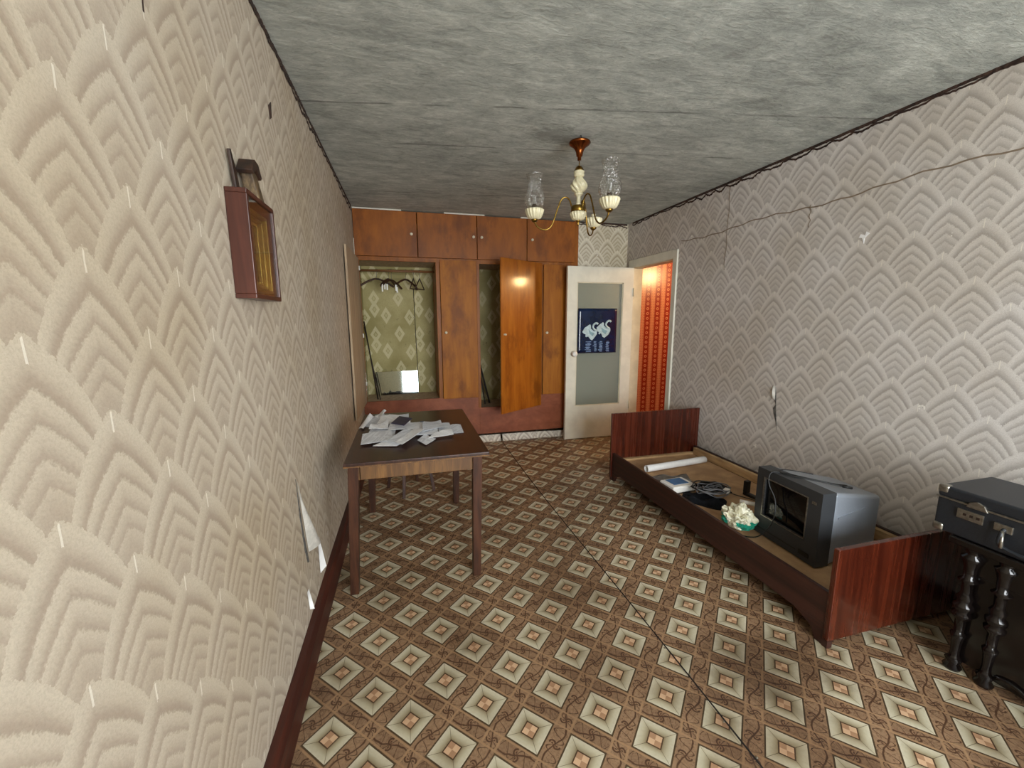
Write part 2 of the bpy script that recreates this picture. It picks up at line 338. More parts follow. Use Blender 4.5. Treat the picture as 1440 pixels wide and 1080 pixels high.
# ------------------------------------------------------------------ mesh helpers
ORG = {}
class MB:
    def __init__(s): s.v = []; s.f = []; s.sm = []; s.X = Matrix.Identity(4)
    def add(s, vs, fs, smooth=False):
        o = len(s.v); s.v += [s.X @ Vector(v) for v in vs]
        for f in fs: s.f.append([i+o for i in f]); s.sm.append(smooth)
        return s
    def box(s, a, b):
        x0, y0, z0 = (min(a[i], b[i]) for i in range(3)); x1, y1, z1 = (max(a[i], b[i]) for i in range(3))
        return s.add([(x0, y0, z0), (x1, y0, z0), (x1, y1, z0), (x0, y1, z0), (x0, y0, z1), (x1, y0, z1), (x1, y1, z1), (x0, y1, z1)],
              [(0, 3, 2, 1), (4, 5, 6, 7), (0, 1, 5, 4), (1, 2, 6, 5), (2, 3, 7, 6), (3, 0, 4, 7)])
    def hexa(s, p): return s.add(p, [(0, 3, 2, 1), (4, 5, 6, 7), (0, 1, 5, 4), (1, 2, 6, 5), (2, 3, 7, 6), (3, 0, 4, 7)])
    def post(s, a, b, wa, wb=None):       # square post from a (bottom) to b (top)
        wb = wb or wa; p = []
        for c, w in ((a, wa), (b, wb)):
            for dx, dy in ((-1, -1), (1, -1), (1, 1), (-1, 1)): p.append((c[0]+dx*w/2, c[1]+dy*w/2, c[2]))
        return s.hexa(p)
    def prism(s, poly, axis, lo, hi):     # polygon in the two other axes, extruded along axis
        n = len(poly)
        def P(u, v, w): return (w, u, v) if axis == 0 else ((u, w, v) if axis == 1 else (u, v, w))
        return s.add([P(u, v, lo) for u, v in poly]+[P(u, v, hi) for u, v in poly],
              [list(range(n))[::-1], list(range(n, 2*n))]+[(i, (i+1) % n, n+(i+1) % n, n+i) for i in range(n)])
    def tube(s, pts, r, seg=8, cap=True):
        pts = [Vector(p) for p in pts]; n = len(pts); vs = []; fs = []; up = None
        for i, p in enumerate(pts):
            d = (pts[min(i+1, n-1)]-pts[max(i-1, 0)]).normalized()
            if up is None: up = d.orthogonal().normalized()
            up = (up-d*up.dot(d)).normalized(); w = d.cross(up); rr = r[i] if isinstance(r, (list, tuple)) else r
            for k in range(seg):
                a = 2*PI*k/seg; vs.append(p+up*math.cos(a)*rr+w*math.sin(a)*rr)
        for i in range(n-1):
            for k in range(seg): fs.append((i*seg+k, i*seg+(k+1) % seg, (i+1)*seg+(k+1) % seg, (i+1)*seg+k))
        if cap: fs += [list(range(seg))[::-1], list(range((n-1)*seg, n*seg))]
        return s.add(vs, fs, True)
    def lathe(s, prof, c, seg=24, flute=0, amp=0.0, twist=0.0, cap=True):
        vs = []; fs = []; z0 = prof[0][1]
        for r, z in prof:
            for k in range(seg):
                a = 2*PI*k/seg; rr = r*(1+(amp*math.cos(flute*a+twist*(z-z0)) if flute else 0))
                vs.append((c[0]+rr*math.cos(a), c[1]+rr*math.sin(a), c[2]+z))
        n = len(prof)
        for i in range(n-1):
            for k in range(seg): fs.append((i*seg+k, i*seg+(k+1) % seg, (i+1)*seg+(k+1) % seg, (i+1)*seg+k))
        if cap: fs += [list(range(seg))[::-1], list(range((n-1)*seg, n*seg))]
        return s.add(vs, fs, True)
    def ball(s, c, r, seg=12, sz=1.0):
        return s.lathe([(max(r*math.sin(PI*i/8), 1e-4), -r*math.cos(PI*i/8)*sz) for i in range(9)], c, seg)
    def grid(s, fn, nu, nv, smooth=True):
        vs = [fn(i/nu, j/nv) for j in range(nv+1) for i in range(nu+1)]
        return s.add(vs, [(j*(nu+1)+i, j*(nu+1)+i+1, (j+1)*(nu+1)+i+1, (j+1)*(nu+1)+i) for j in range(nv) for i in range(nu)], smooth)
    def build(s, name, mat, parent=None, bevel=0.0, seg=2, solid=0.0):
        if parent is not None: o0 = ORG[parent.name]
        else:
            xs = [v.x for v in s.v]; ys = [v.y for v in s.v]; zs = [v.z for v in s.v]
            o0 = Vector(((min(xs)+max(xs))/2, (min(ys)+max(ys))/2, min(zs)))
        me = bpy.data.meshes.new(name); me.from_pydata([v-o0 for v in s.v], [], s.f); me.update()
        me.polygons.foreach_set('use_smooth', s.sm); me.materials.append(MATS[mat])
        ob = bpy.data.objects.new(name, me); COL.objects.link(ob)
        if parent is not None: ob.parent = parent
        else: ob.location = o0
        ORG[ob.name] = o0.copy()
        bm = bmesh.new(); bm.from_mesh(me); bmesh.ops.recalc_face_normals(bm, faces=bm.faces); bm.to_mesh(me); bm.free()
        if solid: m = ob.modifiers.new('s', 'SOLIDIFY'); m.thickness = solid
        if bevel: m = ob.modifiers.new('b', 'BEVEL'); m.width = bevel; m.segments = seg; m.limit_method = 'ANGLE'; m.angle_limit = 0.7
        return ob
def tag(o, label, cat, group=None):
    o['label'] = label; o['category'] = cat
    if group: o['group'] = group
    return o
def thing(name, label, cat, loc, group=None):
    o = bpy.data.objects.new(name, None); COL.objects.link(o); o.location = loc; o.empty_display_size = .05
    ORG[o.name] = Vector(loc); return tag(o, label, cat, group)
def struct(o): o['kind'] = 'structure'; return o
def box(a, b): return MB().box(a, b)
def smooth_path(pts, n=8):
    pts = [Vector(p) for p in pts]; out = []
    P = [pts[0]*2-pts[1]]+pts+[pts[-1]*2-pts[-2]]
    for i in range(1, len(P)-2):
        for k in range(n):
            t = k/n; a, b, c, d = P[i-1], P[i], P[i+1], P[i+2]
            out.append(0.5*((2*b)+(c-a)*t+(2*a-5*b+4*c-d)*t*t+(3*b-a-3*c+d)*t**3))
    out.append(pts[-1]); return out

# ------------------------------------------------------------------ room shell
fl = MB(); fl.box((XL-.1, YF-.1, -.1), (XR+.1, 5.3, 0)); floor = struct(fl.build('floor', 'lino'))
wob = [(1.075+.014*math.sin(y*1.3+.4), y) for y in [i*.1-1.0 for i in range(57)]]
sm = MB()
for i in range(len(wob)-1):
    (xa, ya), (xb, yb) = wob[i], wob[i+1]; w = .0035
    sm.add([(xa-w, ya, .0012), (xa+w, ya, .0012), (xb+w, yb, .0012), (xb-w, yb, .0012)], [(0, 1, 2, 3)])
sm.build('seam', 'seam', floor)
for i in range(16):
    y = .55+i*.17+.02*math.sin(i*3.7); x = 1.075+.014*math.sin(y*1.3+.4)
    MB().lathe([(.0045, .001), (.004, .003), (.0015, .0042)], (x+.008*(-1)**i, y, 0), 8).build('nail', 'nail', floor)
struct(box((XL-.1, YF-.1, H), (XR+.1, 5.3, H+.1)).build('ceiling', 'ceil'))
wl = struct(box((XL-.1, YF-.1, 0), (XL, 5.3, H)).build('wall_left', 'paper_L'))
DY0, DY1, DZ = 3.745, 4.545, 2.105
w = MB(); w.box((XR, YF-.1, 0), (XR+.1, DY0, H)); w.box((XR, DY1, 0), (XR+.1, 5.3, H)); w.box((XR, DY0, DZ), (XR+.1, DY1, H))
wr = struct(w.build('wall_right', 'paper_R'))
wb = struct(box((2.047, YB, 0), (XR+.05, 5.3, H)).build('wall_back', 'paper_B'))
struct(box((XL, 5.24, 0), (2.05, 5.3, H)).build('wall_closet_back', 'frontwall'))
w = MB(); w.box((XL, YF-.1, 0), (WIN[0], YF, H)); w.box((WIN[1], YF-.1, 0), (XR, YF, H))
w.box((WIN[0], YF-.1, 0), (WIN[1], YF, WIN[2])); w.box((WIN[0], YF-.1, WIN[3]), (WIN[1], YF, H)); struct(w.build('wall_front', 'frontwall'))
wn = MB(); x0, x1, z0, z1 = WIN
for a, b in (((x0, z0), (x1, z0+.06)), ((x0, z1-.06), (x1, z1)), ((x0, z0), (x0+.06, z1)), ((x1-.06, z0), (x1, z1)), ((1.0, z0), (1.07, z1)), ((1.72, z0), (1.79, z1))):
    wn.box((a[0], YF-.08, a[1]), (b[0], YF-.02, b[1]))
win = struct(wn.build('window_1', 'extwhite'))
MB().add([(x0, YF-.05, z0), (x1, YF-.05, z0), (x1, YF-.05, z1), (x0, YF-.05, z1)], [(0, 1, 2, 3)]).build('pane', 'glass', win)
# hallway
hx = 4.6
struct(box((XR+.1, 5.02, 0), (hx, 5.12, H)).build('wall_hallway_far', 'hall'))
struct(box((hx, 2.2, 0), (hx+.1, 5.12, H)).build('wall_hallway_side', 'hall'))
struct(box((XR+.1, 2.1, 0), (hx+.1, 2.2, H)).build('wall_hallway_near', 'hall'))
struct(box((XR+.1, 2.1, -.1), (hx+.1, 5.12, 0)).build('floor_hallway', 'lino'))
struct(box((XR+.1, 2.1, H), (hx+.1, 5.12, H+.1)).build('ceiling_hallway', 'ceil'))
# skirting boards
bb = MB(); n = 46
ys = [YF+i*(4.66-YF)/n for i in range(n+1)]
for i in range(n):
    za = .098+.006*math.sin(ys[i]*3.1); zb = .098+.006*math.sin(ys[i+1]*3.1)
    bb.add([(XL, ys[i], 0), (-.44, ys[i], 0), (-.452, ys[i], za-.02), (-.468, ys[i], za), (XL, ys[i], za), (XL, ys[i+1], 0), (-.44, ys[i+1], 0), (-.452, ys[i+1], zb-.02), (-.468, ys[i+1], zb), (XL, ys[i+1], zb)],
           [(1, 6, 7, 2), (2, 7, 8, 3), (3, 8, 9, 4)])
struct(bb.build('baseboard_left', 'base'))
struct(box((XR-.02, YF, 0), (XR, 3.68, .07)).build('baseboard_right', 'base', None, .004))
# ragged dark borders under the ceiling
def border(axis, p, a, b, parent, amp, seed, off=.002):
    rnd = random.Random(seed); n = int((b-a)/.012)
    def strip(top, bot):
        m = MB(); prev = None
        for i in range(n+1):
            t = a+(b-a)*i/n; q = [H-top(t), H-bot(t)]
            cur = [(p+off, t, z) if axis == 0 else (t, p+off, z) for z in q]
            if prev: m.add([prev[0], cur[0], cur[1], prev[1]], [(0, 1, 2, 3)])
            prev = cur
        return m.build('torn_border', 'border', parent, 0, 2, .002)
    jit = [rnd.random() for _ in range(4001)]
    J = lambda t: jit[int((t-a)/(b-a)*3999)]
    env = lambda t: max(0.0, .55+.9*mnoise.noise((t*.8, seed*3.1, 0)))
    dep = lambda t: .006+amp*env(t)*(.35+.65*abs(math.sin(t*PI/.16+1.3*math.sin(t*5.1+seed))))*(.75+.5*mnoise.noise((t*14, seed, 4)))+.004*J(t)
    strip(lambda t: 0.0, lambda t: .010+.012*env(t)+.005*J(t))
    strip(dep, lambda t: dep(t)+.006+.018*env(t)*(.4+.6*J(t)))
border(0, XL, .3, 4.6, wl, .075, 1, .003); border(0, XR, .4, 4.6, wr, .062, 2, -.003); border(1, YB, 2.06, 2.7, wb, .055, 3, -.003)
# paper strip seam high on the right wall
st = MB(); pts = [(XR-.0015, .3+i*.06, 2.245+.012*math.sin(i*.35)+.006*math.sin(i*1.7)) for i in range(70)]
for i in range(69):
    a, b = pts[i], pts[i+1]
    if a[1] > 3.6: break
    st.add([a, b, (b[0], b[1], b[2]-.008), (a[0], a[1], a[2]-.008)], [(0, 1, 2, 3)])
st.build('paper_seam', 'seamtan', wr, 0, 2, .0015)
st = MB()
for (yv, za, zb) in ((3.05, 1.9, 2.6), (2.30, 2.10, 2.25)):
    for i in range(12):
        z_a = za+(zb-za)*i/12; z_b = za+(zb-za)*(i+1)/12; ya = yv+.006*math.sin(i*1.3); yb = yv+.006*math.sin((i+1)*1.3)
        st.add([(XR-.0015, ya, z_a), (XR-.0015, ya+.004, z_a), (XR-.0015, yb+.004, z_b), (XR-.0015, yb, z_b)], [(0, 1, 2, 3)])
st.build('paper_seam', 'seamtan', wr, 0, 2, .0015)
# tears in the wallpaper
def patch(poly, X, sx, mat, name, parent, thick=.002):
    return MB().prism(poly, 0, X, X+sx*thick).build(name, mat, parent)
patch([(2.43, .965), (2.418, .90), (2.405, .78), (2.385, .635), (2.40, .70), (2.425, .76), (2.432, .80), (2.415, .83), (2.45, .93)], XR, -1, 'plaster_bare', 'wallpaper_tear', wr)
patch([(1.955, 1.99), (1.93, 1.978), (1.925, 2.0), (1.905, 1.985), (1.93, 1.965), (1.932, 1.93), (1.945, 1.965), (1.965, 1.97)], XR, -1, 'rollp', 'paint_chip', wr)
MB().grid(lambda u, v: (XR-.002-.012*math.sin(v*PI*.9)*u, 2.43+.018*u-.006*v, .965-.10*v+.01*u), 4, 8).build('peeled_flap', 'paper_back', wr)
patch([(1.845, .80), (1.86, .70), (1.885, .55), (1.92, .42), (1.94, .35), (1.915, .36), (1.885, .44), (1.855, .62)], XL, 1, 'plaster_bare', 'wallpaper_tear', wl)
MB().grid(lambda u, v: (XL+.003+.035*math.sin(min(1, v*1.1)*PI*.62)*math.sin(u*PI*.8)*v, 1.86+.08*v+.14*u*v**1.5, .76-.36*v-.05*u*v+.03*u), 10, 16).build('peeled_flap', 'paper_back', wl)
MB().grid(lambda u, v: (XL+.004+.025*u*v, 2.12+.03*u, .34-.17*v+.02*u), 4, 6).build('peeled_flap', 'rollp', wl)
MB().grid(lambda u, v: (XL+.004+.02*u*v, 1.85+.03*u*(1-v)+.02*v, .25-.10*v), 4, 6).build('peeled_flap', 'rollp', wl)
crk = MB(); pts = [(1.07+.006*math.sin(i*.9)+.0015*i, 2.62-.03*i) for i in range(18)]
for i in range(17):
    (ya, za), (yb, zb) = pts[i], pts[i+1]; w_ = .0022
    crk.add([(XL+.001, ya-w_, za), (XL+.001, ya+w_, za), (XL+.001, yb+w_, zb), (XL+.001, yb-w_, zb)], [(0, 1, 2, 3)])
crk.build('wallpaper_crack', 'border', wl, 0, 2, .001)
patch([(1.95, 2.33), (1.99, 2.36), (1.985, 2.30), (1.955, 2.28)], XL, 1, 'border', 'wallpaper_tear', wl)
patch([(1.62, 2.625), (1.72, 2.63), (1.71, 2.585), (1.63, 2.59)], XL+.004, 1, 'rollp', 'paper_scrap', wl, .012)

# ------------------------------------------------------------------ door casing and door
def jamb(name, a, b): return struct(box(a, b).build(name, 'white', None, .004))
jamb('trim_1', (XR-.018, 3.69, 0), (XR+.002, DY0+.012, 2.18))
jamb('trim_2', (XR-.018, DY0+.012, DZ-.012), (XR+.002, 4.62, 2.185))
jamb('trim_3', (XR-.018, DY1-.012, 0), (XR+.002, 4.62, DZ-.012))
jm = MB(); jm.box((XR+.002, DY0, 0), (XR+.12, DY0+.02, DZ)); jm.box((XR+.002, DY1-.02, 0), (XR+.12, DY1, DZ)); jm.box((XR+.002, DY0+.02, DZ-.02), (XR+.12, DY1-.02, DZ))
struct(jm.build('trim_4', 'cream'))
lx0, lx1, ly0, ly1, lz0, lz1 = 1.84, 2.70, 4.495, 4.535, .008, 2.088
gx0, gx1, gz0, gz1 = 1.966, 2.568, .418, 1.91
d = MB(); d.box((lx0, ly0, lz0), (gx0, ly1, lz1)); d.box((gx1, ly0, lz0), (lx1, ly1, lz1)); d.box((gx0, ly0, lz0), (gx1, ly1, gz0)); d.box((gx0, ly0, gz1), (gx1, ly1, lz1))
door = struct(d.build('door_1', 'white'))
bd = MB(); t_ = .012
for a, b in (((gx0, gz0), (gx1, gz0+t_)), ((gx0, gz1-t_), (gx1, gz1)), ((gx0, gz0), (gx0+t_, gz1)), ((gx1-t_, gz0), (gx1, gz1))): bd.box((a[0], ly0+.008, a[1]), (b[0], ly0+.018, b[1]))
bd.build('glazing_bead', 'cream', door); box((gx0, ly0+.018, gz0), (gx1, ly0+.022, gz1)).build('pane', 'doorglass', door)
kn = MB(); kn.X = Matrix.Translation((1.925, ly0, 1.07)) @ Matrix.Rotation(PI/2, 4, 'X')
kn.lathe([(.030, 0), (.030, .006), (.012, .01), (.012, .035), (.030, .042), (.036, .056), (.029, .074), (.009, .082)], (0, 0, 0), 18); kn.build('door_knob', 'whitepl', door)
for z in (.35, 1.75):
    MB().lathe([(.008, 0), (.008, .1)], (lx1+.004, ly0-.004, z), 10).build('hinge', 'cream', door)

# ------------------------------------------------------------------ swan poster on the door glass
px0, px1, pz0, pz1 = 1.982, 2.489, 1.072, 1.603; py_ = ly0-.001
po = thing('swan_poster', 'glossy navy blue poster of two white swans on the white door', 'poster', (2.235, py_, pz0))
MB().grid(lambda u, v: (px0+u*(px1-px0), py_-.006+.005*math.sin(u*7+v*2)*(.4+.6*abs(u-.5)), pz0+v*(pz1-pz0)), 14, 14).build('sheet', 'navy', po, 0, 2, .003)
UV = lambda u, v: (px0+(u-180)/750*(px1-px0), pz1-(v-125)/830*(pz1-pz0))
for body, neck, feath in (
  ([(255, 555), (300, 480), (395, 420), (415, 425), (425, 495), (480, 545), (540, 540), (540, 600), (500, 655), (450, 715), (420, 700), (370, 640), (335, 655), (315, 640), (325, 605), (275, 580)],
   [(525, 535), (475, 500), (460, 455), (485, 412), (525, 397), (552, 412)], [(370, 505), (430, 560), (490, 580), (455, 640), (395, 590)]),
  ([(530, 480), (590, 420), (650, 380), (668, 390), (675, 445), (735, 495), (800, 500), (800, 545), (760, 615), (690, 670), (650, 650), (620, 580), (590, 605), (570, 595), (580, 560), (540, 545)],
   [(785, 500), (730, 460), (712, 415), (735, 372), (772, 352), (806, 370)], [(620, 480), (690, 520), (745, 540), (705, 605), (645, 560)])):
    MB().prism([UV(*p) for p in body], 1, py_-.0155, py_-.0125).build('swan', 'swan', po)
    MB().prism([UV(*p) for p in feath], 1, py_-.0165, py_-.0155).build('swan_wing', 'swan_sh', po)
    nk = [UV(*p) for p in neck]
    MB().tube(smooth_path([(a, py_-.014, b) for a, b in nk], 6), [.011+.004*abs(i/30-.3) for i in range(31)], 8).build('swan_neck', 'swan', po)
rnd = random.Random(5)
for c, wd in ((375, 110), (512, 66), (618, 84), (752, 66)):
    v = 735
    while v < 930:
        h_ = rnd.uniform(7, 16); sft = rnd.uniform(-10, 10); ww = wd*rnd.uniform(.55, 1.05)
        a = UV(c-ww/2+sft, v); b = UV(c+ww/2+sft, v+h_); box((a[0], py_-.0145, b[1]), (b[0], py_-.012, a[1])).build('water_streak', 'ripple', po); v += h_+rnd.uniform(5, 12)

# ------------------------------------------------------------------ built-in wardrobe
YC = 4.68
wd = thing('built_in_wardrobe', 'wall-wide lacquered brown built-in wardrobe with some doors standing open', 'wardrobe', (.78, 4.9, 0))
def part(name, mat, a, b, bevel=.002, parent=wd): return box(a, b).build(name, mat, parent, bevel)
part('post', 'lacquer', (-.492, YC, .1), (-.455, YC+.03, 2.12)); part('post', 'lacquer', (.343, YC-.004, .57), (.386, YC+.5, 2.12))
part('post', 'lacquer', (.80, YC-.006, .43), (.834, YC+.5, 2.12)); part('post', 'lacquer', (1.575, YC, .43), (1.602, YC+.5, 2.12)); part('post', 'lacquer', (1.99, YC, .1), (2.046, YC+.5, 2.63))
part('rail', 'lacquer', (-.492, YC-.008, 2.103), (1.99, YC+.02, 2.148))
part('base_panel', 'red_panel', (-.492, YC-.004, .105), (.818, YC+.02, .572)); part('base_panel', 'red_panel', (.818, YC-.004, .105), (1.99, YC+.02, .432)); part('base_panel', 'red_panel', (1.585, YC-.002, .43), (1.99, YC+.02, .556))
part('back_panel', 'closet', (-.492, 5.20, .5), (.345, 5.22, 2.12), 0); part('back_panel', 'closet', (.386, 5.20, .4), (1.99, 5.22, 2.12), 0)
part('side_panel', 'closet', (-.494, YC+.03, .5), (-.486, 5.2, 2.12), 0)
part('compartment_floor', 'rawwood', (-.486, YC+.02, .545), (.343, 5.2, .562)); part('compartment_floor', 'rawwood', (.386, YC+.02, .40), (1.99, 5.2, .42))
part('compartment_top', 'rawwood', (-.486, YC+.02, 2.105), (1.99, 5.2, 2.12)); part('top_panel', 'lacquer_up', (-.492, YC+.02, 2.612), (1.99, 5.2, 2.625))
def curl(x, v):
    a = v*1.3; R = .078; return (x, 4.655+R*math.sin(a)*.6+.006*math.sin(x*9), .001+R*(1.25-.1*math.sin(x*4))*(1-math.cos(a))*1.02)
for x0, x1 in ((-.45, 1.07), (1.095, 1.99)):
    MB().grid(lambda u, v: curl(x0+u*(x1-x0), v), 50, 8).build('paper_strip', 'paper_S', wd)
def knob(parent, x, y, z, ry=0.0, r=.016):
    m = MB(); m.X = Matrix.Translation((x, y, z)) @ Matrix.Rotation(ry, 4, 'Z') @ Matrix.Rotation(PI/2, 4, 'X')
    m.lathe([(r*.8, -.001), (r*.75, .003), (r*.4, .007), (r*.4, .014), (r*.9, .019), (r, .025), (r*.7, .031), (r*.2, .033)], (0, 0, 0), 14)
    return m.build('knob', 'knob', parent)
for x0, x1, kx in ((-.49, .155, .097), (.162, .809, .77), (.815, 1.394, .861), (1.40, 1.988, 1.456)):
    d_ = part('upper_door', 'lacquer_up', (x0, YC-.018, 2.15), (x1, YC-.001, 2.618), .003); knob(d_, kx, YC-.018, 2.385)
d2_ = part('lower_door', 'lacquer_c', (.389, YC-.022, .563), (.798, YC-.005, 2.13), .003); knob(d2_, .436, YC-.022, 1.332)
d4_ = part('lower_door', 'lacquer_c', (1.604, YC-.022, .558), (1.988, YC-.005, 2.118), .003); knob(d4_, 1.645, YC-.022, 1.318)
th = math.radians(32); m = MB(); m.X = Matrix.Translation((1.582, YC-.012, 0)) @ Matrix.Rotation(th, 4, 'Z')
m.box((-.695, -.009, .425), (0, .009, 2.13)); d3_ = m.build('lower_door', 'lacquer_b', wd, .003)
k3 = m.X @ Vector((-.65, -.009, 1.315)); knob(d3_, k3.x, k3.y, k3.z, th, .013)
m = MB(); m.X = Matrix.Translation((-.466, YC-.012, 0)) @ Matrix.Rotation(math.radians(-90.6), 4, 'Z')
m.box((0, -.009, .57), (.86, .009, 2.12)); d1_ = m.build('lower_door', 'rawwood', wd, .003)
for z in (.78, 1.31, 2.02): part('hinge', 'hinge', (-.462, YC-.014, z-.022), (-.447, YC-.002, z+.022), .002)
for a, b in ((-.49, .0), (.45, .9), (1.32, 1.5)): part('paint_edge', 'white', (a, YC-.017, 2.62), (b, YC, 2.632), 0)
part('paint_edge', 'white', (-.494, YC-.02, 2.16), (-.4895, YC-.001, 2.32), 0)
MB().tube([(-.486, 4.95, 2.03), (.343, 4.95, 2.03)], .014, 10).build('hanging_rod', 'rod', wd)
cord = MB().tube([(.105, 5.195, 1.85), (.112, 5.195, 1.2), (.125, 5.195, .58)], .004, 6); cord.build('cable', 'darkstick', wd)

# hangers with pegs
def hanger(x, zdrop, rot, label, pegs=(), mat='hangerwood', half=.2, style='wood'):
    t = thing('clothes_hanger', label, 'hanger', (x, 4.95, 2.03-zdrop-.05), 'hangers on the wardrobe rod')
    R = Matrix.Translation((x, 4.95, 2.03)) @ Matrix.Rotation(rot, 4, 'Z')
    m = MB(); m.X = R; hk = [(0, 0, -zdrop+.0), (0, 0, -.03), (.014, 0, -.012), (.012, 0, .012), (0, 0, .0185), (-.012, 0, .012), (-.016, 0, .002)]
    m.tube(smooth_path(hk, 5), .0025, 6); m.build('hook', 'wire', t)
    m = MB(); m.X = R
    if style == 'wood':
        pts = [(-half, 0, -zdrop-.075), (-half*.6, 0, -zdrop-.03), (-half*.2, 0, -zdrop+.002), (0, 0, -zdrop+.006), (half*.2, 0, -zdrop+.002), (half*.6, 0, -zdrop-.03), (half, 0, -zdrop-.075)]
        m.tube(smooth_path(pts, 5), .011, 8)
    else:
        pts = [(0, 0, -zdrop), (half, 0, -zdrop-.12), (-half, 0, -zdrop-.12), (0, 0, -zdrop)]
        for a, b in zip(pts, pts[1:]): m.tube([a, b], .006, 8)
    m.build('shoulder_bar', mat, t)
    for p in pegs:
        q = R @ Vector((p*half, -.008, -zdrop-.03-.05*abs(p)))
        box((q.x-.008, q.y-.01, q.z-.055), (q.x+.008, q.y+.006, q.z+.012)).build('clothes_peg', 'whitepl', t, .002)
hanger(-.30, .10, .35, 'thin brown hanger nearest the open wardrobe door', (), 'hangerwood', .19)
hanger(-.17, .10, 1.15, 'dark wooden hanger with white pegs, second from left on wardrobe rod', (-.9, -.6, .95))
hanger(-.14, .11, 1.0, 'brown hanger with pegs in the middle of wardrobe rod', (-.95, -.5))
hanger(.02, .10, .9, 'curved dark hanger with one white peg right of middle on rod', (-.95,))
hanger(.105, .08, 1.2, 'triangular dark wire hanger near rod right end', (), 'hangerwood', .12, 'tri')
hanger(.175, .08, 1.1, 'rightmost dark triangular hanger on wardrobe rod', (), 'hangerwood', .12, 'tri')
# things leaning inside the wardrobe
mr = MB(); a_ = .135
mr.X = Matrix.Translation((-.13, 5.12, .5635)) @ Matrix.Rotation(.03, 4, 'Z') @ Matrix.Rotation(-a_, 4, 'X')
mr.box((-.255, -.003, 0), (.245, .003, .285)); tag(mr.build('mirror_sheet', 'mirror'), 'unframed mirror piece leaning inside the open wardrobe compartment', 'mirror')
tag(MB().tube([(-.352, 4.84, .565), (-.41, 4.93, 1.0), (-.474, 5.03, 1.46)], .008, 8).build('wooden_stick', 'darkstick'), 'long thin dark stick leaning in left wardrobe corner', 'stick')
tag(MB().tube([(-.325, 4.80, .566), (-.46, 4.86, 1.40)], .005, 8).build('metal_rod', 'darkstick'), 'thinner rod crossing the dark stick in left wardrobe corner', 'rod')
tag(MB().tube([(.99, 4.95, .425), (.865, 5.10, 1.05)], .012, 8).build('wooden_stick', 'darkstick'), 'dark stick leaning in the narrow middle wardrobe gap', 'stick')
tag(MB().tube([(.92, 4.90, .425), (.87, 5.0, .90)], .009, 8).build('wooden_stick', 'darkstick'), 'short dark stick behind the longer one in middle wardrobe gap', 'stick')

# ------------------------------------------------------------------ table, stool, papers
tb = thing('dining_table', 'dark brown veneered table with square legs by left wall', 'table', (.035, 2.6, 0))
tx0, tx1, ty0, ty1, tz = -.332, .405, 2.042, 3.13, .78
box((tx0, ty0, tz-.024), (tx1, ty1, tz)).build('table_top', 'tabletop', tb, .004)
e_ = MB(); e_.box((tx0, ty0-.003, tz-.021), (tx1, ty0-.0005, tz-.015)); e_.build('edge_strip', 'apron', tb)
ax0, ax1, ay0, ay1 = -.265, .335, 2.09, 3.06
for a, b in (((ax0, ay0, .672), (ax1, ay0+.02, .756)), ((ax0, ay1-.02, .672), (ax1, ay1, .756)), ((ax0-.012, ay0, .672), (ax0+.008, ay1, .756)), ((ax1-.008, ay0, .672), (ax1+.012, ay1, .756))):
    box(a, b).build('apron', 'apron', tb, .002)
for (bx, by), (ux, uy) in (((-.335, 2.16), (-.29, 2.10)), ((.34, 2.155), (.345, 2.10)), ((-.315, 3.13), (-.285, 3.05)), ((.335, 3.13), (.34, 3.05))):
    MB().post((bx, by, 0), (ux, uy, .756), .045, .052).build('leg', 'leg', tb, .003)
so = thing('wooden_stool', 'small wooden stool with splayed legs behind the table', 'stool', (-.02, 3.485, 0))
cs = (-.02, 3.485)
for bx, by in ((-.08, 3.31), (.175, 3.40), (.04, 3.66), (-.215, 3.57)):
    MB().post((bx, by, 0), (cs[0]+(bx-cs[0])*.68, cs[1]+(by-cs[1])*.68, .43), .026, .034).build('leg', 'leg', so, .003)
m = MB(); m.X = Matrix.Translation((*cs, 0)) @ Matrix.Rotation(.34, 4, 'Z'); m.box((-.15, -.15, .43), (.15, .15, .452)); m.build('seat', 'tabletop', so, .006)
